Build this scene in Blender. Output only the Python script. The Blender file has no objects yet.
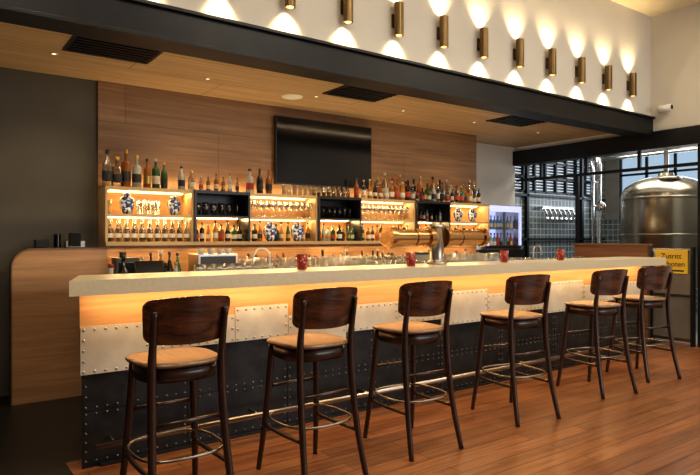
import bpy, math, random
from mathutils import Vector, Matrix
random.seed(7)
scene=bpy.context.scene
scene.view_settings.view_transform='Standard'
try: scene.view_settings.look='Medium High Contrast'
except Exception: scene.view_settings.look='None'
scene.view_settings.exposure=0.25

# ---------------------------------------------------------------- materials
def newmat(name):
    m=bpy.data.materials.new(name); m.use_nodes=True
    nt=m.node_tree; b=nt.nodes['Principled BSDF']
    return m,nt,b
def plain(name,col,rough=0.5,metal=0.0,emis=None,es=0.0,coat=0.0,noise=0.0,nscale=20):
    m,nt,b=newmat(name)
    b.inputs['Base Color'].default_value=(*col,1)
    b.inputs['Roughness'].default_value=rough
    b.inputs['Metallic'].default_value=metal
    b.inputs['Coat Weight'].default_value=coat
    if emis:
        b.inputs['Emission Color'].default_value=(*emis,1); b.inputs['Emission Strength'].default_value=es
    if noise>0:
        tc=nt.nodes.new('ShaderNodeTexCoord'); n=nt.nodes.new('ShaderNodeTexNoise')
        n.inputs['Scale'].default_value=nscale; n.inputs['Detail'].default_value=5
        nt.links.new(tc.outputs['Object'],n.inputs['Vector'])
        r=nt.nodes.new('ShaderNodeValToRGB')
        r.color_ramp.elements[0].position=0.3; r.color_ramp.elements[1].position=0.75
        r.color_ramp.elements[0].color=(*[c*(1-noise) for c in col],1)
        r.color_ramp.elements[1].color=(*[min(1,c*(1+noise*0.6)) for c in col],1)
        nt.links.new(n.outputs['Fac'],r.inputs['Fac']); nt.links.new(r.outputs['Color'],b.inputs['Base Color'])
    return m
def axes(nt,a,b_,c):
    tc=nt.nodes.new('ShaderNodeTexCoord'); s=nt.nodes.new('ShaderNodeSeparateXYZ'); cb=nt.nodes.new('ShaderNodeCombineXYZ')
    nt.links.new(tc.outputs['Object'],s.inputs[0])
    for i,k in enumerate((a,b_,c)):
        nt.links.new(s.outputs['XYZ'.index(k)],cb.inputs[i])
    return cb.outputs[0]
def wood(name,c1,c2,ax='XYZ',rough=0.4,plank=None,coat=0.0,gs=(1.2,22,22),bump=0.05,var=0.35,mort=0.25):
    """ax[0] is the grain direction"""
    m,nt,b=newmat(name); L=nt.links.new
    v=axes(nt,*ax)
    mp=nt.nodes.new('ShaderNodeMapping'); mp.inputs['Scale'].default_value=gs; L(v,mp.inputs[0])
    n=nt.nodes.new('ShaderNodeTexNoise'); n.inputs['Scale'].default_value=1.0; n.inputs['Detail'].default_value=7
    n.inputs['Roughness'].default_value=0.62; n.inputs['Distortion'].default_value=0.6
    L(mp.outputs[0],n.inputs['Vector'])
    r=nt.nodes.new('ShaderNodeValToRGB')
    r.color_ramp.elements[0].position=0.33; r.color_ramp.elements[1].position=0.68
    r.color_ramp.elements[0].color=(*c1,1); r.color_ramp.elements[1].color=(*c2,1)
    L(n.outputs['Fac'],r.inputs['Fac'])
    out=r.outputs['Color']
    b.inputs['Roughness'].default_value=rough; b.inputs['Coat Weight'].default_value=coat
    b.inputs['Coat Roughness'].default_value=0.15
    hsrc=n.outputs['Fac']
    if plank:
        bt=nt.nodes.new('ShaderNodeTexBrick'); bt.offset=0.37
        bt.inputs['Scale'].default_value=1.0
        bt.inputs['Brick Width'].default_value=plank[0]; bt.inputs['Row Height'].default_value=plank[1]
        bt.inputs['Mortar Size'].default_value=plank[2]; bt.inputs['Mortar Smooth'].default_value=0.1
        bt.inputs['Color1'].default_value=(1-var,1-var,1-var,1); bt.inputs['Color2'].default_value=(1,1,1,1)
        bt.inputs['Mortar'].default_value=(mort,mort*.9,mort*.8,1); bt.inputs['Bias'].default_value=0
        L(v,bt.inputs['Vector'])
        mx=nt.nodes.new('ShaderNodeMix'); mx.data_type='RGBA'; mx.blend_type='MULTIPLY'; mx.inputs[0].default_value=1
        L(out,mx.inputs[6]); L(bt.outputs['Color'],mx.inputs[7]); out=mx.outputs[2]
    L(out,b.inputs['Base Color'])
    bp=nt.nodes.new('ShaderNodeBump'); bp.inputs['Strength'].default_value=bump; bp.inputs['Distance'].default_value=0.01
    L(hsrc,bp.inputs['Height']); L(bp.outputs[0],b.inputs['Normal'])
    return m
def emit(name,col,s):
    return plain(name,(0.8,0.8,0.8),0.5,0,col,s)
def glassy(name,col,fac=0.25,rough=0.03):
    m=bpy.data.materials.new(name); m.use_nodes=True; nt=m.node_tree; nt.nodes.clear()
    o=nt.nodes.new('ShaderNodeOutputMaterial'); t=nt.nodes.new('ShaderNodeBsdfTransparent'); g=nt.nodes.new('ShaderNodeBsdfGlossy')
    t.inputs[0].default_value=(*col,1); g.inputs['Roughness'].default_value=rough
    lw=nt.nodes.new('ShaderNodeLayerWeight'); lw.inputs[0].default_value=fac
    mx=nt.nodes.new('ShaderNodeMixShader'); nt.links.new(lw.outputs['Facing'],mx.inputs[0])
    nt.links.new(t.outputs[0],mx.inputs[1]); nt.links.new(g.outputs[0],mx.inputs[2]); nt.links.new(mx.outputs[0],o.inputs[0])
    return m

M={}
M['floor']=wood('floor_planks',(0.20,0.076,0.029),(0.40,0.175,0.072),'XYZ',0.32,(1.3,0.13,0.0035),0.12,(1.5,26,26),0.06,0.36,0.32)
M['wallwood']=wood('wall_veneer',(0.19,0.102,0.049),(0.33,0.195,0.10),'XZY',0.45,(2.6,0.62,0.002),0,(0.9,20,20),0.03,0.12)
M['ceilwood']=wood('ceiling_veneer',(0.31,0.20,0.105),(0.53,0.365,0.205),'XYZ',0.5,(2.4,0.6,0.004),0,(1.0,45,45),0.03,0.12)
M['barwood']=wood('bar_veneer',(0.38,0.20,0.09),(0.56,0.33,0.155),'XZY',0.4,None,0,(0.9,18,18),0.03)
M['panelwood']=wood('panel_veneer',(0.24,0.125,0.06),(0.37,0.205,0.10),'XZY',0.45,None,0,(1.2,18,18),0.03)
M['paneledge']=wood('panel_edge',(0.10,0.05,0.025),(0.15,0.075,0.04),'XZY',0.45,None,0,(1.2,18,18),0.03)
M['panelwoodx']=wood('partition_veneer',(0.20,0.085,0.038),(0.32,0.145,0.065),'YZX',0.45,None,0,(1.2,18,18),0.03)
M['dwood']=wood('dark_beech',(0.018,0.008,0.006),(0.050,0.020,0.013),'ZXY',0.28,None,0.4,(3,40,40),0.02)
M['backwood']=wood('backrest_walnut',(0.020,0.008,0.006),(0.15,0.058,0.030),'XZY',0.25,None,0.5,(2.2,24,24),0.02)
M['seat']=wood('seat_walnut',(0.14,0.080,0.045),(0.31,0.195,0.115),'YXZ',0.28,None,0.5,(3,28,28),0.02)
M['slab']=plain('counter_laminate',(0.64,0.565,0.41),0.30,noise=0.06,nscale=60)
M['slabedge']=plain('counter_edge',(0.62,0.545,0.39),0.4,noise=0.06,nscale=60)
M['ivory']=plain('ivory_steel',(0.62,0.60,0.55),0.36,0.25,noise=0.15,nscale=7)
M['dsteel']=plain('dark_steel',(0.036,0.038,0.042),0.36,0.6,noise=0.45,nscale=9)
M['rivet']=plain('rivet_steel',(0.14,0.135,0.13),0.32,0.8)
M['rivetl']=plain('rivet_ivory',(0.40,0.38,0.34),0.35,0.3)
M['chrome']=plain('chrome',(0.75,0.75,0.75),0.15,1.0)
M['steel']=plain('brushed_steel',(0.42,0.39,0.35),0.28,1.0,noise=0.12,nscale=4)
M['tank']=plain('tank_steel',(0.38,0.34,0.27),0.27,0.95,noise=0.08,nscale=4)
M['ring']=plain('footring_steel',(0.26,0.25,0.23),0.3,1.0)
M['brass']=plain('brass',(0.46,0.27,0.125),0.25,1.0)
M['bronze']=plain('bronze',(0.17,0.115,0.055),0.36,0.9)
M['black']=plain('black_lacquer',(0.012,0.012,0.013),0.35)
M['beam']=plain('beam_paint',(0.010,0.011,0.014),0.42,0.3,noise=0.3,nscale=6)
M['screen']=plain('screen',(0.004,0.004,0.005),0.12)
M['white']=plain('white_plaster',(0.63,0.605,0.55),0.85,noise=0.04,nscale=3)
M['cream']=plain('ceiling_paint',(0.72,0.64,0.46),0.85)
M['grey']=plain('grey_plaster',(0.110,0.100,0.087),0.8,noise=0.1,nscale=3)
M['dfloor']=plain('dark_floor_tile',(0.013,0.012,0.012),0.45,noise=0.3,nscale=5)
M['shelf']=plain('shelf_board',(0.42,0.29,0.15),0.45)
M['niche']=wood('niche_back',(0.36,0.20,0.085),(0.50,0.29,0.125),'XZY',0.5,None,0,(0.9,18,18),0.02)
M['led']=emit('led_warm',(1,0.62,0.25),7)
M['lampin']=emit('lamp_inner',(1,0.75,0.4),30)
M['dlin']=emit('downlight_inner',(1,0.8,0.5),2)
M['glass']=glassy('clear_glass',(0.88,0.88,0.88),0.45)
M['gclear']=glassy('bottle_clear',(0.70,0.72,0.72),0.45,0.06)
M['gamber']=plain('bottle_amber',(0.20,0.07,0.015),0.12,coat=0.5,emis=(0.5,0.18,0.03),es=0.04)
M['gwhisky']=plain('bottle_whisky',(0.36,0.16,0.035),0.12,coat=0.5)
M['ggreen']=plain('bottle_green',(0.03,0.09,0.035),0.12,coat=0.5)
M['gdark']=plain('bottle_dark',(0.018,0.013,0.010),0.1,coat=0.5)
M['gpale']=plain('bottle_pale',(0.38,0.38,0.35),0.12,coat=0.4)
M['gblue']=plain('bottle_blue',(0.10,0.22,0.38),0.12,coat=0.5)
M['lab1']=plain('label_cream',(0.60,0.56,0.46),0.6)
M['lab2']=plain('label_red',(0.36,0.05,0.03),0.6)
M['lab3']=plain('label_black',(0.03,0.03,0.03),0.6)
M['cap']=plain('cap_gold',(0.5,0.33,0.1),0.35,0.8)
M['capr']=plain('cap_red',(0.3,0.03,0.02),0.4)
M['capb']=plain('cap_black',(0.02,0.02,0.02),0.4)
def redglass():
    m,nt,b=newmat('red_candle_glass'); L=nt.links.new
    tc=nt.nodes.new('ShaderNodeTexCoord'); v=nt.nodes.new('ShaderNodeTexVoronoi'); v.inputs['Scale'].default_value=45
    L(tc.outputs['Object'],v.inputs['Vector']); r=nt.nodes.new('ShaderNodeValToRGB')
    r.color_ramp.elements[0].position=0.25; r.color_ramp.elements[1].position=0.5
    r.color_ramp.elements[0].color=(0.45,0.10,0.07,1); r.color_ramp.elements[1].color=(0.16,0.012,0.010,1)
    L(v.outputs['Distance'],r.inputs['Fac']); L(r.outputs['Color'],b.inputs['Base Color'])
    L(r.outputs['Color'],b.inputs['Emission Color']); b.inputs['Emission Strength'].default_value=0.15
    b.inputs['Roughness'].default_value=0.15; return m
M['red']=redglass()
def porcelain():
    m,nt,b=newmat('painted_porcelain'); L=nt.links.new
    tc=nt.nodes.new('ShaderNodeTexCoord'); v=nt.nodes.new('ShaderNodeTexNoise'); v.inputs['Scale'].default_value=34; v.inputs['Detail'].default_value=3
    L(tc.outputs['Object'],v.inputs['Vector']); r=nt.nodes.new('ShaderNodeValToRGB')
    r.color_ramp.elements[0].position=0.50; r.color_ramp.elements[1].position=0.55
    r.color_ramp.elements[0].color=(0.04,0.06,0.16,1); r.color_ramp.elements[1].color=(0.62,0.64,0.68,1)
    L(v.outputs['Fac'],r.inputs['Fac']); L(r.outputs['Color'],b.inputs['Base Color']); b.inputs['Roughness'].default_value=0.15
    return m
M['porc']=porcelain()
def tiles(name,ax,c1,c2,mort,size):
    m,nt,b=newmat(name); L=nt.links.new; v=axes(nt,*ax)
    bt=nt.nodes.new('ShaderNodeTexBrick'); bt.offset=0.0; bt.inputs['Scale'].default_value=1
    bt.inputs['Brick Width'].default_value=size; bt.inputs['Row Height'].default_value=size; bt.inputs['Mortar Size'].default_value=size*0.07
    bt.inputs['Color1'].default_value=(*c1,1); bt.inputs['Color2'].default_value=(*c2,1); bt.inputs['Mortar'].default_value=(*mort,1)
    L(v,bt.inputs['Vector']); L(bt.outputs['Color'],b.inputs['Base Color']); b.inputs['Roughness'].default_value=0.25
    return m
M['tile']=tiles('glazed_tile','XZY',(0.10,0.125,0.135),(0.16,0.19,0.20),(0.42,0.45,0.45),0.11)
M['tiley']=tiles('glazed_tile_far','YZX',(0.10,0.125,0.135),(0.16,0.19,0.20),(0.42,0.45,0.45),0.11)
M['concrete']=plain('concrete',(0.26,0.25,0.23),0.7,noise=0.2,nscale=4)
M['yellow']=plain('sign_yellow',(0.80,0.52,0.05),0.5)
M['signwhite']=plain('sign_white',(0.75,0.75,0.72),0.5)
M['galv']=plain('galvanised',(0.38,0.37,0.36),0.35,0.7,noise=0.15,nscale=5)
M['blind']=plain('blind_slat',(0.16,0.18,0.19),0.6)
M['fblue']=emit('cooler_blue',(0.18,0.28,0.75),0.9)
M['fwhite']=emit('cooler_interior',(0.40,0.48,0.90),0.9)
M['pane']=glassy('window_pane',(0.62,0.67,0.70),0.1)

# ---------------------------------------------------------------- mesh builder
class MB:
    def __init__(s): s.v=[];s.f=[];s.m=[];s.sm=[];s.mats=[]
    def mi(s,k):
        if k not in s.mats: s.mats.append(k)
        return s.mats.index(k)
    def add(s,vs,fs,mat,smooth=False):
        o=len(s.v); s.v+= [tuple(p) for p in vs]; i=s.mi(mat)
        for f in fs: s.f.append(tuple(o+a for a in f)); s.m.append(i); s.sm.append(smooth)
    def box(s,x0,x1,y0,y1,z0,z1,mat):
        vs=[(x0,y0,z0),(x1,y0,z0),(x1,y1,z0),(x0,y1,z0),(x0,y0,z1),(x1,y0,z1),(x1,y1,z1),(x0,y1,z1)]
        s.add(vs,[(0,3,2,1),(4,5,6,7),(0,1,5,4),(1,2,6,5),(2,3,7,6),(3,0,4,7)],mat)
    def prism(s,poly,z0,z1,mat,T=None,smooth=False):
        n=len(poly); T=T or (lambda a,b,c:(a,b,c))
        vs=[T(a,b,z0) for a,b in poly]+[T(a,b,z1) for a,b in poly]
        fs=[tuple(reversed(range(n))),tuple(range(n,2*n))]+[(i,(i+1)%n,n+(i+1)%n,n+i) for i in range(n)]
        s.add(vs,fs,mat,smooth)
    def lathe(s,prof,c,mat,seg=16,ax='Z',smooth=True,close=True):
        c=Vector(c); vs=[];fs=[]
        def P(r,h,t):
            a,b=r*math.cos(t),r*math.sin(t)
            if ax=='Z': return c+Vector((a,b,h))
            if ax=='X': return c+Vector((h,a,b))
            return c+Vector((b,h,a))
        n=len(prof)
        for r,h in prof:
            for k in range(seg): vs.append(P(r,h,2*math.pi*k/seg))
        for i in range(n-1):
            for k in range(seg):
                k2=(k+1)%seg; fs.append((i*seg+k,i*seg+k2,(i+1)*seg+k2,(i+1)*seg+k))
        if close:
            fs.append(tuple(reversed(range(seg)))); fs.append(tuple(range((n-1)*seg,n*seg)))
        s.add(vs,fs,mat,smooth)
    def cyl(s,c,r,h0,h1,mat,seg=20,ax='Z'):
        s.lathe([(r,h0),(r,h1)],c,mat,seg,ax,True,False)
        for h,rev in ((h0,1),(h1,0)):
            c0=Vector(c);vs=[]
            for k in range(seg):
                t=2*math.pi*k/seg;a,b=r*math.cos(t),r*math.sin(t)
                vs.append(c0+(Vector((a,b,h)) if ax=='Z' else Vector((h,a,b)) if ax=='X' else Vector((b,h,a))))
            s.add(vs,[tuple(reversed(range(seg))) if rev else tuple(range(seg))],mat)
    def tube(s,pts,rad,mat,seg=10,closed=False,sub=4):
        P=[Vector(p) for p in pts]; n=len(P)
        R=rad if isinstance(rad,(list,tuple)) else [rad]*n
        out=[];rr=[]
        if n==2 or sub<=1: out=P;rr=list(R)
        else:
            rng=n if closed else n-1
            for i in range(rng):
                if closed: a,b,c,d=P[i-1],P[i],P[(i+1)%n],P[(i+2)%n]; r1,r2=R[i],R[(i+1)%n]
                else: a,b,c,d=P[max(i-1,0)],P[i],P[i+1],P[min(i+2,n-1)]; r1,r2=R[i],R[i+1]
                for k in range(sub):
                    t=k/sub
                    out.append(0.5*((2*b)+(c-a)*t+(2*a-5*b+4*c-d)*t*t+(-a+3*b-3*c+d)*t**3)); rr.append(r1+(r2-r1)*t)
            if not closed: out.append(P[-1]); rr.append(R[-1])
        m=len(out); vs=[];fs=[]
        up=None
        for i in range(m):
            if closed: t=(out[(i+1)%m]-out[i-1]).normalized()
            else: t=(out[min(i+1,m-1)]-out[max(i-1,0)]).normalized()
            if up is None:
                up=Vector((0,0,1)) if abs(t.z)<0.9 else Vector((0,1,0))
            u=(up-t*up.dot(t)).normalized(); w=t.cross(u); up=u
            for k in range(seg):
                a=2*math.pi*k/seg; vs.append(out[i]+rr[i]*(math.cos(a)*u+math.sin(a)*w))
        for i in range(m if closed else m-1):
            for k in range(seg):
                k2=(k+1)%seg;j=(i+1)%m; fs.append((i*seg+k,i*seg+k2,j*seg+k2,j*seg+k))
        if not closed: fs.append(tuple(reversed(range(seg)))); fs.append(tuple(range((m-1)*seg,m*seg)))
        s.add(vs,fs,mat,True)
    def build(s,name,bevel=0,parent=None):
        me=bpy.data.meshes.new(name); me.from_pydata(s.v,[],s.f)
        for k in s.mats: me.materials.append(M[k])
        me.polygons.foreach_set('material_index',s.m); me.polygons.foreach_set('use_smooth',s.sm)
        me.update(); ob=bpy.data.objects.new(name,me); scene.collection.objects.link(ob)
        if bevel:
            b=ob.modifiers.new('bevel','BEVEL'); b.width=bevel; b.segments=2; b.limit_method='ANGLE'; b.angle_limit=math.radians(50)
        if parent: ob.parent=parent
        return ob
def boxobj(name,x0,x1,y0,y1,z0,z1,mat,bevel=0):
    b=MB(); b.box(x0,x1,y0,y1,z0,z1,mat); return b.build(name,bevel)

# ---------------------------------------------------------------- room shell
ZC=2.86; ZU=4.34; YB=4.16; XR=8.0; XL=-2.6; YF=-3.0; YK=6.0
boxobj('floor',XL,XR+0.15,YF,4.0,-0.12,0,'floor')
boxobj('floor_service_area',XL,XR+0.15,4.0,6.6,-0.12,0,'dfloor')
boxobj('floor_mat',XL,0.74,3.2,4.0,0,0.006,'dfloor')
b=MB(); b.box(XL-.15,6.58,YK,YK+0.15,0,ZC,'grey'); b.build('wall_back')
boxobj('wall_back_cladding',1.39,6.58,YK-0.03,YK,0.0,ZC,'wallwood')
boxobj('wall_back_recess',6.58,XR,6.42,6.57,0,ZC,'white')
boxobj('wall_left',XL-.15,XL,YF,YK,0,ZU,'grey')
boxobj('wall_front',XL,XR,YF-.15,YF,0,ZU,'white')
b=MB(); b.box(XR,XR+.15,YF,3.45,0,ZU,'white'); b.box(XR,XR+.15,3.45,6.6,2.79,ZU,'white'); b.build('wall_right')
boxobj('ceiling',XL,XR,YF,YB,ZU,ZU+.12,'cream')
boxobj('ceiling_low',XL,XR,YB,6.57,ZC,ZC+.08,'ceilwood')
boxobj('wall_lamp_bulkhead',XL,XR,YB,YB+.15,ZC+.08,ZU,'white')
b=MB(); b.box(XL,XR,YB-.06,YB+.20,2.74,2.765,'beam'); b.box(XL,XR,YB-.06,YB+.16,2.965,2.99,'beam'); b.box(XL,XR,YB-.03,YB,2.765,2.965,'beam')
b.build('trim_steel_beam',0.003)
b=MB(); b.box(XR-.06,XR+.16,3.3,6.42,2.56,2.79,'beam'); b.build('trim_window_lintel',0.003)
b=MB(); b.box(XR-.02,XR+.12,3.46,3.56,0,2.56,'beam'); b.build('trim_opening_post',0.003)
for i,x in enumerate((1.26,3.70,6.17)):
    b=MB(); b.box(x-.33,x+.33,4.62,5.14,ZC-.012,ZC,'black')
    for k in range(7): b.box(x-.30,x+.30,4.66+k*.065,4.69+k*.065,ZC-.022,ZC-.012,'beam')
    b.build('ceiling_vent')
b=MB(); b.lathe([(0.0,-.012),(0.085,-.014),(0.11,-.006),(0.115,0)],(3.2,5.46,ZC),'white',28); b.build('ceiling_speaker')
def area(name,loc,rot,sx,sy,e,col=(1,0.75,0.45),spread=None):
    l=bpy.data.lights.new(name,'AREA'); l.shape='RECTANGLE'; l.size=sx; l.size_y=sy; l.energy=e; l.color=col
    if spread: l.spread=spread
    o=bpy.data.objects.new(name,l); o.location=loc; o.rotation_euler=rot; scene.collection.objects.link(o); return o
def spot(name,loc,rot,e,ang,col=(1,0.75,0.45),blend=0.5,r=0.03):
    l=bpy.data.lights.new(name,'SPOT'); l.energy=e; l.spot_size=math.radians(ang); l.spot_blend=blend; l.color=col; l.shadow_soft_size=r
    o=bpy.data.objects.new(name,l); o.location=loc; o.rotation_euler=rot; scene.collection.objects.link(o); return o
dl=MB(); dl.lathe([(.018,-.002),(.020,-.008),(.034,-.008),(.038,0)],(0,0,0),'shelf',20,close=False); dl.cyl((0,0,0),0.018,-.004,-.002,'dlin',16)
d0=None
for x in (0.9,2.2,3.4,4.6,5.8,7.1):
    if d0 is None: d0=dl.build('recessed_downlight'); o=d0
    else: o=bpy.data.objects.new('recessed_downlight',d0.data); scene.collection.objects.link(o)
    o.location=(x,5.30,ZC)
    spot('downlight_lamp',(x,5.30,ZC-.03),(math.radians(8),0,0),18,110,(1,0.76,0.46),0.9)

# ---------------------------------------------------------------- wall sconces
sc=MB()
prof=[(0.030,-.12),(0.030,-.145),(0.042,-.145),(0.042,.145),(0.030,.145),(0.030,.12)]
sc.lathe(prof,(0,0,0),'bronze',24,'Z',False,False)
sc.cyl((0,0,0),0.0295,-.123,-.12,'lampin',20); sc.cyl((0,0,0),0.0295,.12,.123,'lampin',20)
sc.box(-.02,.02,.03,.066,-.03,.03,'bronze'); sc.box(-.03,.03,.056,.068,-.06,.06,'bronze')
s0=None
for i in range(13):
    x=7.42-.56*i
    if s0 is None: s0=sc.build('wall_sconce'); o=s0
    else: o=bpy.data.objects.new('wall_sconce',s0.data); scene.collection.objects.link(o)
    o.location=(x,YB-.07,3.33)
    spot('sconce_lamp_down',(x,YB-.07,3.33-.15),(math.radians(18),0,0),16,98,(1,0.74,0.39),0.9,0.018)
    spot('sconce_lamp_up',(x,YB-.07,3.33+.15),(math.radians(180-18),0,0),16,98,(1,0.74,0.39),0.9,0.018)

# ---------------------------------------------------------------- bar counter
bar=MB()
bar.prism([(.80,3.83),(7.12,3.83),(7.12,4.08),(.87,4.08)],0.0,1.05,'dsteel')
bar.box(.785,7.13,3.815,3.83,.76,1.05,'barwood')
bar.prism([(.685,3.58),(7.22,3.58),(7.22,4.10),(.84,4.10)],1.056,1.14,'slab')
bar.prism([(.682,3.577),(7.223,3.577),(7.223,3.58),(.685,3.58)],1.054,1.1405,'slabedge')
def rivet(mb,x,y,z,mat,r=.0085):
    mb.lathe([(r,0),(r*.8,-r*.45),(r*.3,-r*.7)],(x,y,z),mat,8,'Y',True,True)
def plate(mb,x0,x1,z0,z1,y,mat,rm,th=.006,sp=.062):
    mb.box(x0+.002,x1-.002,y-th,y,z0+.002,z1-.002,mat)
    w=x1-x0-.04;h=z1-z0-.04
    nx=max(1,round(w/sp)); nz=max(1,round(h/sp))
    for i in range(nx+1):
        for z in (z0+.02,z1-.02): rivet(mb,x0+.02+w*i/nx,y-th,z,rm)
    for j in range(1,nz):
        for x in (x0+.02,x1-.02): rivet(mb,x,y-th,z0+.02+h*j/nz,rm)
xs=[.80,1.45,2.2,3.0,3.75,4.55,5.4,6.25,7.12]
for i in range(8):
    plate(bar,xs[i],xs[i+1],.02,.34,3.83,'dsteel','rivet')
    plate(bar,xs[i],xs[i+1],.34,.76,3.83,'dsteel','rivet')
for (x0,x1,z0,z1) in [(.786,1.20,.56,.85),(1.20,1.78,.66,.85),(1.78,2.2,.66,.90),(2.2,2.72,.58,.81),(2.72,3.25,.64,.85),(3.25,3.75,.66,.80),(3.75,4.35,.60,.90),(4.35,5.2,.65,.85),(5.2,5.9,.60,.92),(5.9,7.12,.66,.86)]:
    plate(bar,x0,x1,z0,z1,3.815,'ivory','rivetl')
    bar.box(x0+.002,x1-.002,3.815,3.829,z0+.002,z1-.002,'ivory')
bar.box(.90,7.12,3.80,3.824,0,.02,'black')
bar.tube([(.84,3.68,.17),(7.1,3.68,.17)],.019,'steel',12)
for x in (.95,1.9,2.85,3.8,4.75,5.7,6.65): bar.tube([(x,3.68,.17),(x,3.83,.17)],.011,'steel',8)
bar.build('bar_counter')
area('bar_led_strip',(3.95,3.70,1.048),(math.radians(15),0,0),6.3,.02,20,(1,0.63,0.28))
sv=MB()
sv.box(1.0,7.0,4.11,4.62,.90,.95,'steel'); sv.box(1.05,6.95,4.12,4.60,0,.90,'black')
sv.build('service_counter')

# ---------------------------------------------------------------- bar stool
def make_stool():
    s=MB()
    N=40
    def se(a,r,k=3.2):
        c,sn=math.cos(a),math.sin(a); q=(abs(c)**k+abs(sn)**k)**(-1/k); return r*q*c,r*q*sn
    prof=[(0.02,.758),(0.14,.758),(.192,.760),(.210,.766),(.214,.774),(.210,.781),(.195,.785),(.15,.781),(.08,.775),(.02,.774)]
    vs=[];fs=[]
    for r,z in prof:
        for k in range(N):
            x,y=se(2*math.pi*k/N,r); vs.append((x*(1+.06*y/.2),y,z))
    for i in range(len(prof)-1):
        for k in range(N): fs.append((i*N+k,i*N+(k+1)%N,(i+1)*N+(k+1)%N,(i+1)*N+k))
    fs.append(tuple(reversed(range(N)))); fs.append(tuple(range((len(prof)-1)*N,len(prof)*N)))
    s.add(vs,fs,'seat',True)
    vs=[];fs=[]; pr=[(.165,.69),(.190,.69),(.192,.758),(.165,.758)]
    for r,z in pr:
        for k in range(N):
            x,y=se(2*math.pi*k/N,r,2.8); vs.append((x,y,z))
    for i in range(4):
        j=(i+1)%4
        for k in range(N): fs.append((i*N+k,i*N+(k+1)%N,j*N+(k+1)%N,j*N+k))
    s.add(vs,fs,'dwood',True)
    for sx in (-1,1):
        s.tube([(sx*.158,.150,.760),(sx*.168,.165,.55),(sx*.185,.19,.28),(sx*.205,.23,0)],[.021,.020,.018,.015],'dwood',10)
        s.tube([(sx*.208,-.285,0),(sx*.189,-.225,.27),(sx*.178,-.188,.55),(sx*.174,-.176,.76),(sx*.174,-.190,.88),(sx*.176,-.222,1.04)],[.016,.019,.021,.021,.018,.014],'dwood',10)
        s.tube([(sx*.183,.185,.27),(sx*.190,0,.265),(sx*.189,-.222,.27)],.012,'dwood',8)
    s.tube([(-.172,.17,.50),(.172,.17,.50)],.011,'dwood',8)
    s.tube([(-.178,-.19,.50),(.178,-.19,.50)],.011,'dwood',8)
    pts=[]
    for k in range(20):
        x,y=se(2*math.pi*k/20,.214,3.0); pts.append((x,y-.015,.335))
    s.tube(pts,.0075,'ring',8,True,2)
    nu,nv=24,16; th=.013
    def bp(a,bv,off):
        w=.222*(1-.09*(1-bv)/2)
        H=.108; R=.045   # rounded corners
        zc=abs(bv)*H; d=max(0,zc-(H-R)); xin=w-R+math.sqrt(max(0,R*R-d*d))
        x=a*xin
        z=.985+bv*H+.012*(1-a*a)*abs(bv)*(1 if bv>0 else -.4)
        y=-.250-.03*bv+.085*(x/.22)**2+off
        return (x,y,z)
    vs=[];fs=[]
    for side,off in ((0,0),(1,th)):
        for j in range(nv+1):
            for i in range(nu+1): vs.append(bp(-1+2*i/nu,math.sin((-1+2*j/nv)*math.pi/2),off))
    W=nu+1;T=W*(nv+1)
    for j in range(nv):
        for i in range(nu):
            q=(j*W+i,j*W+i+1,(j+1)*W+i+1,(j+1)*W+i); fs.append(q); fs.append(tuple(T+a for a in reversed(q)))
    s.add(vs,fs,'backwood',True)
    ring=[i for i in range(W)]+[j*W+nu for j in range(1,nv+1)]+[nv*W+i for i in range(nu-1,-1,-1)]+[j*W for j in range(nv-1,0,-1)]
    n=len(ring); vv=[vs[a] for a in ring]+[vs[T+a] for a in ring]
    s.add(vv,[((i+1)%n,i,n+i,n+(i+1)%n) for i in range(n)],'backwood',False)
    return s
st=make_stool(); s0=None
for (x,y,rz) in [(1.06,2.98,1),(1.87,3.00,2),(2.70,3.05,-3),(3.80,3.08,-8),(5.00,3.13,-9),(5.90,3.18,-14)]:
    if s0 is None: s0=st.build('bar_stool'); o=s0
    else: o=bpy.data.objects.new('bar_stool',s0.data); scene.collection.objects.link(o)
    o.location=(x,y,0); o.rotation_euler=(0,0,math.radians(rz))

# ---------------------------------------------------------------- back-bar shelving
Y0,Y1=5.70,5.965
sh=MB()
mods=[(1.39,2.22,0),(2.22,2.82,1),(2.82,3.67,0),(3.67,4.27,1),(4.27,5.15,0),(5.15,5.75,1),(5.75,6.55,0)]
ZT,ZM,ZB=1.85,1.60,1.34
sh.box(1.39,6.55,Y0-.02,Y1,ZB-.035,ZB,'shelf')
for (x0,x1,d) in mods:
    m='black' if d else 'shelf'
    f=-.03 if d else 0
    sh.box(x0,x1,Y0+f,Y1,ZT-.03,ZT,m)
    if not d:
        sh.box(x0+.012,x1-.012,Y0+.01,Y1,ZM-.025,ZM,m)
        sh.box(x0+.012,x1-.012,Y1-.015,Y1,ZB,ZT-.03,'niche')
        for zz in (ZT-.03,ZM-.025): sh.box(x0+.03,x1-.03,Y1-.05,Y1-.035,zz-.008,zz,'led')
    else:
        sh.box(x0+.012,x1-.012,Y0+f,Y1,ZM-.02,ZM,m)
        sh.box(x0+.012,x1-.012,Y1-.015,Y1,ZM,ZT-.03,'black')
        sh.box(x0+.012,x1-.012,Y1-.015,Y1,ZB,ZM-.02,'niche')
        sh.box(x0+.03,x1-.03,Y1-.05,Y1-.035,ZM-.028,ZM-.02,'led')
    for xx in (x0,x1-.02):
        sh.box(xx,xx+.02,Y0+f,Y1,ZB,ZT-.03,m)
sh.build('back_bar_shelving')
bc=MB(); bc.box(1.39,6.55,5.38,5.96,0,.93,'panelwood'); bc.box(1.39,6.55,5.35,5.96,.93,.95,'steel'); bc.build('back_bar_cabinet')
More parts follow.
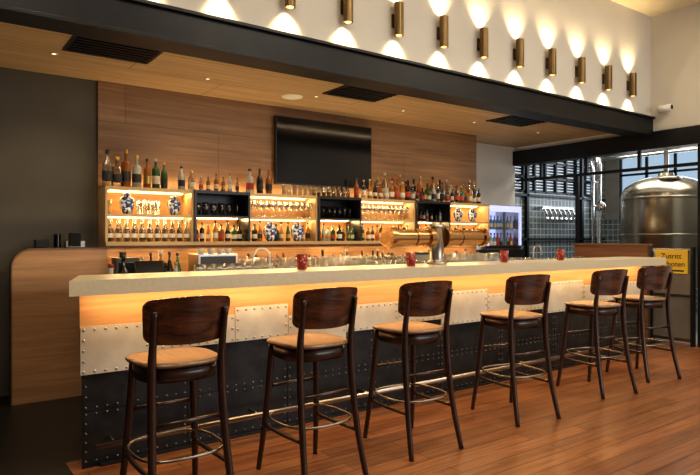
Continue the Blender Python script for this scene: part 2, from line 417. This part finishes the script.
for (x0,x1,d) in mods:
    xc=(x0+x1)/2;w=x1-x0-.08
    if not d: area('shelf_led',(xc,Y1-.10,ZT-.036),(math.radians(-25),0,0),w,.02,3.2,(1,0.66,0.29))
    area('shelf_led',(xc,Y1-.10,ZM-.032),(math.radians(-25),0,0),w,.02,3.0,(1,0.66,0.29))
    area('shelf_led',(xc,Y1-.08,ZB-.04),(math.radians(-15),0,0),w,.02,3.4,(1,0.64,0.28))
area('shelf_top_led',(3.97,Y1-.05,ZT+.01),(math.radians(172),0,0),5.0,.02,13,(1,0.68,0.34))

# ---------------------------------------------------------------- bottles / glasses
BM=['gamber','gwhisky','ggreen','gdark','gclear','gpale','gdark','gamber','gclear','gdark']
def bottle(mb,x,y,z,h,kind=None,bm=None,rf=1.0):
    r=h*random.uniform(.115,.145)*rf; kind=kind if kind is not None else random.randrange(4)
    bm=bm or random.choice(BM)
    if kind==0:   p=[(r*.9,0),(r,.01),(r,h*.55),(r*.85,h*.63),(r*.36,h*.74),(r*.33,h*.93)]
    elif kind==1: p=[(r*.9,0),(r*1.05,.01),(r*1.05,h*.62),(r*.95,h*.66),(r*.34,h*.72),(r*.33,h*.93)]
    elif kind==2: p=[(r*.85,0),(r*.95,.01),(r*.98,h*.42),(r*.7,h*.58),(r*.36,h*.72),(r*.30,h*.93)]
    else:         r*=1.2; h*=.86; p=[(r*.95,0),(r,.01),(r,h*.6),(r*.8,h*.68),(r*.38,h*.72),(r*.38,h*.9)]
    sg=6 if kind==3 else 12
    mb.lathe(p,(x,y,z),bm,sg)
    mb.lathe([(r*.42,h*.90),(r*.42,h*1.0)],(x,y,z),random.choice(['cap','capr','capb','capb','capb','gpale']),8)
    lr=r*1.02*(1.05 if kind==1 else 1)
    mb.lathe([(lr,h*.16),(lr,h*.42 if kind!=2 else h*.36)],(x,y,z),random.choice(['lab1','lab1','lab1','lab2','lab3','cap']),sg,'Z',True,False)
def row(mb,x0,x1,y,z,sp,h0,h1,bm=None,kind=None,jy=.015,skip=0):
    x=x0
    while x<x1:
        if random.random()>=skip: bottle(mb,x,y+random.uniform(-jy,jy),z,random.uniform(h0,h1),kind,random.choice(bm) if bm else None)
        x+=sp*random.uniform(.95,1.10)
Yb=5.83
bt=MB()
row(bt,1.43,1.72,Yb-.03,ZT,.088,.30,.36,['gclear','gdark','gpale','gamber'])
row(bt,1.80,2.03,Yb,ZT,.085,.25,.30,['gdark','ggreen','gamber'])
row(bt,2.14,2.27,Yb,ZT,.10,.22,.26,['gpale','gclear'])
row(bt,2.34,2.80,Yb-.02,ZT,.080,.15,.20,['gdark','gpale','gclear','gamber'],1)
row(bt,2.90,3.20,Yb,ZT,.11,.26,.33,['gpale','gdark','gamber','gclear'])
bt.build('liquor_bottles')
bt=MB()
row(bt,4.28,6.5,Yb-.06,ZT,.086,.20,.27)
row(bt,4.68,6.5,Yb+.05,ZT,.115,.28,.35)
bt.build('liquor_bottles')
bt=MB()
row(bt,2.27,2.80,Yb-.05,ZB,.068,.19,.235,['gamber','gdark','ggreen','gwhisky'])
row(bt,2.86,3.03,Yb-.03,ZB,.068,.20,.235,['gdark','gwhisky','ggreen','gamber'])
row(bt,3.20,3.37,Yb-.03,ZB,.068,.20,.235,['gdark','gwhisky','ggreen','gamber'])
row(bt,3.54,3.66,Yb-.03,ZB,.068,.20,.235,['gdark','gwhisky','ggreen','gamber'])
row(bt,3.73,4.24,Yb-.05,ZB,.068,.17,.22,['ggreen','gpale','gdark'])
row(bt,4.31,5.12,Yb-.05,ZB,.068,.18,.23)
row(bt,5.2,5.72,Yb-.05,ZB,.070,.17,.22)
row(bt,5.8,6.52,Yb-.05,ZB,.070,.17,.22)
bt.build('liquor_bottles')
bt=MB(); row(bt,5.2,5.72,Yb,ZM,.070,.14,.19); bt.build('liquor_bottles')
def carafe(mb,x,y,z,h,r):
    mb.lathe([(r*.9,0),(r,.006),(r,h*.5),(r*.85,h*.6),(r*.42,h*.74),(r*.40,h*.92)],(x,y,z),'gclear',12)
    mb.lathe([(r*.52,h*.90),(r*.52,h)],(x,y,z),'signwhite',10); mb.lathe([(r*1.02,h*.18),(r*1.02,h*.36)],(x,y,z),'lab1',12,'Z',True,False)
bt=MB()
for i in range(11): carafe(bt,1.445+.073*i,5.77,ZB,.215,.029)
for i in range(10): carafe(bt,1.48+.073*i,5.86,ZB,.215,.029)
bt.build('water_bottles')
bs=MB()
row(bs,1.70,2.08,5.62,.95,.08,.25,.31,['gdark','gamber','ggreen']); row(bs,2.62,4.75,5.66,.95,.08,.22,.30,None,None,.02,.1); row(bs,5.35,6.45,5.66,.95,.08,.20,.30,None,None,.02,.1)
bs.build('mixer_bottles')
bs=MB()
row(bs,1.08,1.24,4.3,.95,.085,.28,.32,['gdark','gpale','gdark']); row(bs,1.50,1.62,4.42,.95,.085,.22,.27,['gpale','gdark'])
bs.build('speed_rail_bottles')
def tumbler(mb,x,y,z,h,r):
    mb.lathe([(r*.8,0.004),(r*.82,.0),(r,h),(r*.93,h),(r*.76,.012)],(x,y,z),'glass',12,'Z',True,True)
def grow(mb,x0,x1,ys,z,sp,h,r):
    for y in ys:
        x=x0
        while x<=x1: tumbler(mb,x,y,z,h*random.uniform(.96,1.04),r); x+=sp
def stem(mb,x,y,z,h,r):
    mb.lathe([(r*.8,0),(r*.8,.004),(.004,.012),(.004,h*.42),(r*.7,h*.5),(r,h*.7),(r*.82,h),(r*.78,h),(r*.94,h*.7),(r*.6,h*.53)],(x,y,z),'glass',12,'Z',True,True)
gl=MB()
grow(gl,1.74,1.90,(5.80,5.88),ZM,.075,.13,.032)
grow(gl,1.44,1.50,(5.80,),ZM,.075,.13,.032)
for x in [2.88+.073*i for i in range(11)]: stem(gl,x,5.76,ZM,.17,.033); stem(gl,x+.03,5.87,ZM,.17,.033)
for x in [4.33+.073*i for i in range(11)]: stem(gl,x,5.76,ZM,.17,.033); stem(gl,x+.03,5.87,ZM,.17,.033)
grow(gl,3.28,3.66,(5.78,),ZT,.07,.12,.028)
grow(gl,3.72,4.22,(5.78,5.86),ZM,.075,.14,.030)
grow(gl,3.70,4.15,(5.72,5.82),ZT,.068,.12,.028)
grow(gl,2.28,2.78,(5.76,),ZM,.085,.13,.034)
gl.build('drinking_glasses')
gl=MB()
for x in [1.72+.08*i for i in range(8)]:
    stem(gl,x,4.30,.95,.23,.036); stem(gl,x+.04,4.42,.95,.22,.036)
grow(gl,2.45,3.3,(4.42,),.95,.09,.19,.033)
grow(gl,3.6,5.7,(4.28,4.38,4.48),.95,.082,.20,.034)
grow(gl,6.15,6.7,(4.30,4.40),.95,.082,.19,.033)
gl.build('beer_glasses')
gl=MB(); grow(gl,2.62,4.75,(5.44,),.95,.075,.22,.033); grow(gl,5.35,6.4,(5.44,),.95,.08,.22,.033); gl.build('beer_glasses')
j=MB(); j.lathe([(.028,0),(.036,.01),(.056,.055),(.066,.10),(.056,.135),(.028,.152),(.028,.160),(.038,.165),(.022,.178),(.008,.186),(.004,.19)],(0,0,0),'porc',20)
j0=None
for (x,z,s) in [(1.60,ZM,1.08),(2.05,ZM,1.0),(3.45,ZB,1.15),(3.11,ZB,1.15),(6.0,ZM,1.0),(6.28,ZM,1.0)]:
    if j0 is None: j0=j.build('porcelain_jar'); o=j0
    else: o=bpy.data.objects.new('porcelain_jar',j0.data); scene.collection.objects.link(o)
    o.location=(x,5.775,z); o.scale=(s,s,s)

# ---------------------------------------------------------------- television
t=MB(); t.box(3.25,4.60,5.90,5.945,1.98,2.745,'black'); t.box(3.262,4.588,5.896,5.90,2.0,2.735,'screen'); t.box(3.7,4.1,5.945,5.97,2.2,2.5,'black'); t.build('wall_television',.003)
# left rounded end panel
p=MB()
def arcpts(x0,z1,R):
    return [(x0+R+R*math.cos(math.pi/2+math.pi/2*k/10),z1-R+R*math.sin(math.pi/2+math.pi/2*k/10)) for k in range(11)]
TT=lambda a,b_,c:(a,c,b_)
pts=[(.64,0),(1.385,0),(1.385,1.275)]+arcpts(.64,1.275,.15)
p.prism(pts,5.62,5.70,'panelwood',TT)
oa=arcpts(.63,1.29,.16); ia=arcpts(.64,1.275,.15)
outer=[(1.385,1.29)]+oa+[(.63,0)]; inner=[(1.385,1.275)]+ia+[(.64,0)]
for k in range(len(outer)-1):
    p.prism([outer[k],outer[k+1],inner[k+1],inner[k]],5.61,5.72,'paneledge',TT)
p.build('end_panel')
p=MB(); p.box(.80,1.30,5.74,5.95,0,1.26,'black'); p.box(.78,1.32,5.73,5.96,1.26,1.29,'black')
p.box(.84,.94,5.80,5.92,1.29,1.36,'black'); p.cyl((1.02,5.86,0),.03,1.29,1.41,'screen',14); p.box(1.08,1.24,5.80,5.90,1.29,1.35,'steel'); p.box(1.10,1.20,5.78,5.80,1.30,1.42,'screen')
p.build('waiter_station',.004)
p=MB(); p.box(1.30,1.44,4.30,4.44,.95,.965,'black'); p.tube([(1.37,4.38,.96),(1.37,4.38,1.10)],.015,'black',10)
p.prism([(4.28,1.04),(4.30,1.03),(4.40,1.20),(4.38,1.21)],1.27,1.47,'screen',lambda a,b_,c:(c,a,b_)); p.build('sales_terminal')
p=MB(); p.box(1.42,1.62,5.45,5.62,.95,1.20,'black'); p.box(1.44,1.60,5.445,5.45,1.02,1.16,'screen'); p.cyl((1.50,5.54,1.20),.03,0,.05,'black',14); p.build('cash_register',.006)
p=MB(); p.box(2.15,2.55,5.40,5.66,.95,1.22,'steel'); p.box(2.17,2.53,5.395,5.40,1.12,1.20,'black'); p.cyl((2.25,5.43,1.04),.022,-.05,0,'black',12,'Y'); p.cyl((2.45,5.43,1.04),.022,-.05,0,'black',12,'Y')
for xx in (2.22,2.32,2.42,2.5): p.lathe([(.025,0),(.036,.05),(.034,.05),(.022,.006)],(xx,5.52,1.22),'white',14)
p.build('espresso_machine',.006)

# ---------------------------------------------------------------- beer tower
t=MB(); cy=3.92; cz=1.380
t.cyl((0,cy,cz),.070,3.27,3.70,'brass',32,'X'); t.cyl((0,cy,cz),.070,3.90,4.40,'brass',32,'X')
for x0,x1,r in ((3.22,3.265,.094),(3.275,3.295,.083),(3.52,3.55,.078),(3.67,3.72,.090),(3.88,3.92,.090),(4.08,4.10,.076),(4.37,4.41,.088)):
    t.cyl((0,cy,cz),r,x0,x1,'brass',32,'X')
t.lathe([(.095,1.142),(.095,1.156),(.068,1.166),(.062,1.18),(.062,1.46),(.074,1.465),(.074,1.485),(.060,1.50),(.04,1.515),(.012,1.52)],(3.80,cy,0),'steel',32)
for x in (3.40,3.50,4.0,4.14,4.26):
    t.tube([(x,cy+.05,cz),(x,cy+.12,cz),(x,cy+.135,cz-.05)],.012,'chrome',10)
    t.lathe([(.008,0),(.014,.03),(.016,.07),(.008,.08)],(x,cy+.10,cz+.01),'black',12)
t.build('beer_tap_tower')
c=MB(); c.lathe([(.030,0.001),(.036,.006),(.038,.05),(.042,.115),(.036,.115),(.033,.05),(.030,.012),(.004,.012)],(0,0,0),'red',24,close=True)
c.cyl((0,0,.012),.022,0,.045,'lab1',16)
c0=None
for x,y in ((2.31,3.80),(3.33,3.74),(4.60,3.82),(5.50,3.82)):
    if c0 is None: c0=c.build('candle_holder'); o=c0
    else: o=bpy.data.objects.new('candle_holder',c0.data); scene.collection.objects.link(o)
    o.location=(x,y,1.141)
for (x,y,d) in ((2.45,4.56,-1),(5.95,4.50,1)):
    f=MB(); f.lathe([(.028,0),(.028,.01),(.018,.02),(.016,.10)],(x,y,.95),'chrome',16)
    f.tube([(x,y,1.04),(x,y,1.22),(x+d*.04,y,1.28),(x+d*.11,y,1.285),(x+d*.15,y,1.23),(x+d*.155,y,1.17)],.009,'steel',10)
    f.tube([(x,y,1.03),(x-d*.06,y,1.07)],.007,'chrome',8); f.build('kitchen_faucet')
f=MB(); f.box(4.9,5.25,5.45,5.60,.95,1.20,'black'); f.box(4.92,5.23,5.445,5.45,1.08,1.17,'steel'); f.build('ice_bucket_station',.005)

# ---------------------------------------------------------------- drinks cooler
f=MB(); x0,x1=6.72,7.48; y0,y1=5.88,6.38
f.box(x0-.03,x1+.03,y0-.02,6.40,0,1.20,'black')
f.build('cooler_cabinet')
f=MB()
f.box(x0,x1,y0+.03,y1,1.20,1.23,'steel'); f.box(x0,x1,y0+.03,y1,1.81,1.86,'steel')
f.box(x0,x0+.03,y0+.03,y1,1.23,1.81,'steel'); f.box(x1-.03,x1,y0+.03,y1,1.23,1.81,'steel'); f.box(x0,x1,y1-.02,y1,1.23,1.81,'fwhite')
f.box(x0,x1,y0,y0+.03,1.22,1.26,'black'); f.box(x0,x1,y0,y0+.03,1.76,1.85,'fblue')
for a in (x0,x1-.035,(x0+x1)/2-.02): f.box(a,a+.035,y0,y0+.03,1.26,1.76,'steel' if a>x0 and a<x1-.1 else 'fblue')
f.box(x0+.03,x1-.03,y0+.06,y1-.02,1.50,1.51,'chrome')
for z,h in ((1.23,.22),(1.51,.20)):
    xx=x0+.08
    while xx<x1-.06: bottle(f,xx,y0+.14,z,h,0,random.choice(['gblue','gpale','lab2','lab2'])); xx+=.075
f.build('drinks_cooler')

# ---------------------------------------------------------------- right partition and sign
p=MB(); p.box(7.90,7.99,4.16,5.25,0,1.27,'panelwoodx'); p.box(7.88,8.0,4.14,5.27,1.27,1.295,'panelwoodx'); p.build('low_partition')
p=MB(); p.box(7.92,7.97,3.60,4.10,.05,1.24,'galv')
for z in (.08,.64,1.22):
    p.box(7.905,7.92,3.60,4.10,z-.015,z+.015,'steel')
p.box(7.90,7.98,3.58,3.61,0,1.26,'black'); p.box(7.90,7.98,4.09,4.12,0,1.26,'black'); p.build('service_gate')
sg=bpy.data.objects.new('warning_sign',None); scene.collection.objects.link(sg)
p=MB(); p.box(7.885,7.904,3.64,4.04,.92,1.215,'yellow'); p.box(7.882,7.885,3.68,4.00,.945,.965,'lab3'); p.build('sign_plate',0,sg)
for txt,z in (('Zutritt',1.11),('verboten',1.01)):
    cu=bpy.data.curves.new('sign_text','FONT'); cu.body=txt; cu.size=.095; cu.align_x='CENTER'; cu.extrude=.001
    o=bpy.data.objects.new('sign_text',cu); o.data.materials.append(M['lab3']); o.rotation_euler=(math.pi/2,0,-math.pi/2); o.location=(7.883,3.84,z); o.parent=sg; scene.collection.objects.link(o)
p=MB(); p.cyl((7.93,3.95,3.06),.05,0,.07,'white',18,'X'); p.lathe([(.035,-.10),(.045,-.09),(.045,.06),(.03,.07)],(7.88,3.93,3.06),'signwhite',16,'Y'); p.cyl((7.88,3.93,3.06),.03,-.105,-.10,'black',14,'Y'); p.build('security_camera')

# ---------------------------------------------------------------- brewery room beyond
BX=11.6; BY=7.0
boxobj('floor_brewery',XR+.15,BX+.15,2.0,BY,-.12,0,'concrete')
b=MB(); b.box(XR,BX+.15,BY,BY+.15,0,2.20,'tile'); b.box(XR,BX+.15,BY,BY+.15,3.1,3.5,'tile'); b.box(XR,8.7,BY,BY+.15,2.20,3.1,'tile'); b.box(11.3,BX+.15,BY,BY+.15,2.20,3.1,'tile'); b.build('wall_brewery_tiled')
w=MB()
x=8.7
while x<11.35: w.box(x-.02,x+.02,BY+.03,BY+.09,2.20,3.1,'beam'); x+=.325
for z in (2.22,2.50,2.80,3.08): w.box(8.7,11.3,BY+.03,BY+.09,z-.02,z+.02,'beam')
z=2.24
while z<3.07: w.box(8.72,11.28,BY+.10,BY+.115,z,z+.042,'blind'); z+=.055
w.build('window_2')
boxobj('wall_brewery_stub',XR-.0,XR+.15,6.6,BY,0,3.5,'grey')
boxobj('wall_brewery_front',XR+.15,BX+.15,1.85,2.0,0,3.5,'concrete')
boxobj('ceiling_brewery',XR+.15,BX+.15,1.85,BY+.15,3.5,3.6,'concrete')
b=MB(); b.box(BX,BX+.15,2.0,BY,0,1.75,'tiley'); b.box(BX,BX+.15,2.0,BY,3.3,3.5,'concrete'); b.box(BX,BX+.15,2.0,2.3,1.75,3.3,'concrete'); b.box(BX,BX+.15,6.7,BY,1.75,3.3,'concrete'); b.build('wall_brewery_far')
w=MB()
w.box(BX+.04,BX+.09,2.3,6.7,1.75,1.80,'beam'); w.box(BX+.04,BX+.09,2.3,6.7,3.25,3.3,'beam'); w.box(BX+.04,BX+.09,2.3,6.7,2.62,2.66,'beam'); w.box(BX+.04,BX+.09,2.3,6.7,2.20,2.23,'beam')
yy=2.3
while yy<6.75: w.box(BX+.04,BX+.09,yy-.02,yy+.02,1.75,3.3,'beam'); yy+=.55
w.box(BX+.06,BX+.064,2.3,6.7,1.78,3.27,'pane'); w.build('window_1')
area('brewery_daylight',(BX-.05,4.5,2.6),(0,math.radians(90),0),1.3,4.2,50,(0.85,0.93,1.0))
area('brewery_overhead_fill',(9.2,4.6,3.45),(0,0,0),1.2,3.0,60,(1,0.90,0.75))  # added overhead fill to brighten the tank and its reflections, no fixture
w=MB(); w.box(XR+.03,XR+.09,3.56,6.42,2.30,2.34,'beam')
for yy in (4.35,5.15,5.95): w.box(XR+.04,XR+.08,yy-.02,yy+.02,2.34,2.56,'beam')
w.box(XR+.04,XR+.08,5.28,5.33,0,2.30,'beam')
w.build('trim_transom')
tk=MB(); tx,ty,R=9.65,4.78,.66
tk.lathe([(R*.2,.45),(R*.7,.62),(R,.80),(R,2.02),(R*.985,2.08),(R*.90,2.18),(R*.70,2.27),(R*.42,2.33),(R*.18,2.355),(R*.17,2.40),(R*.0+.02,2.41)],(tx,ty,0),'tank',48)
for z in (.86,1.99,1.42): tk.lathe([(R+.004,z-.02),(R+.012,z-.01),(R+.012,z+.01),(R+.004,z+.02)],(tx,ty,0),'tank',48,close=False)
for a in range(4):
    t_=math.pi/4+a*math.pi/2; tk.cyl((tx+R*.78*math.cos(t_),ty+R*.78*math.sin(t_),0),.04,0,.85,'steel',12)
tk.tube([(tx,ty,2.40),(tx,ty,2.75),(tx-.1,ty+.1,2.95),(tx-.1,ty+1.6,2.98)],.035,'steel',12)
tk.lathe([(.17,-.03),(.18,0),(.14,.02),(.03,.03)],(tx-R*.45,ty-R*.30,2.29),'steel',20)
tk.build('brewing_tank')
pp=MB()
for (x,y) in ((9.3,5.70),(9.5,5.85),(9.9,6.2)):
    pp.tube([(x,y,0),(x,y,2.6),(x,y-.1,2.75),(x,y-2.6,2.77)],.03,'chrome',10)
for z in (1.2,1.9,2.3): pp.tube([(9.15,5.70,z),(9.6,5.86,z)],.018,'chrome',8)
pp.lathe([(.08,-.03),(.09,0),(.08,.03)],(9.25,5.66,1.9),'chrome',16,'X')
pp.build('brewery_pipework')
pp=MB()
for x in (9.0,10.7,11.1): pp.box(x-.03,x+.03,6.92,6.98,0,3.47,'beam')
for z in (1.35,2.15): pp.box(8.3,11.5,6.92,6.97,z-.02,z+.02,'beam')
pp.build('steel_wall_frame')
hk=MB()
hk.box(9.35,10.35,6.88,6.90,1.92,1.95,'chrome'); hk.box(9.35,9.37,6.88,7.0,1.90,1.95,'chrome'); hk.box(10.33,10.35,6.88,7.0,1.90,1.95,'chrome')
for i in range(7):
    x=9.42+i*.145; hk.tube([(x,6.89,1.92),(x,6.85,1.85),(x+.03,6.85,1.74)],.018,'chrome',8); hk.lathe([(.05,-.015),(.055,0),(.05,.015)],(x+.03,6.84,1.72),'chrome',14,'Y')
hk.build('hose_fitting_rack')

# ---------------------------------------------------------------- lights
for x in (0.2,3.2,6.2):
    area('room_fill',(x,1.6,ZU-.03),(0,0,0),1.6,1.0,54,(1,0.86,0.66))  # added warm fill for the front room, out of view, no fixtures modelled
area('front_window_light',(5.5,YF+.1,2.0),(math.radians(90),0,0),4.0,2.2,90,(0.88,0.94,1.0))
area('service_light',(4.0,4.95,ZC-.03),(0,0,0),5.0,.05,10,(1,0.76,0.46))
area('ceiling_wash_fill',(3.4,4.95,.90),(math.radians(180),0,0),6.0,.35,32,(1,0.80,0.50))  # added upward fill hidden behind the bar, brightens wood ceiling and bottle fronts
w=bpy.data.worlds.new('sky'); scene.world=w; w.use_nodes=True
bg=w.node_tree.nodes['Background']; bg.inputs[0].default_value=(0.76,0.87,1.0,1); bg.inputs[1].default_value=1.1

# ---------------------------------------------------------------- camera
cam=bpy.data.cameras.new('camera'); cam.sensor_width=36; cam.lens=600/700*36; cam.clip_start=.05
co=bpy.data.objects.new('camera',cam); co.location=(0,0,1.38); co.rotation_euler=(math.pi/2,0,-math.atan2(.586,.810)); scene.collection.objects.link(co)
scene.camera=co
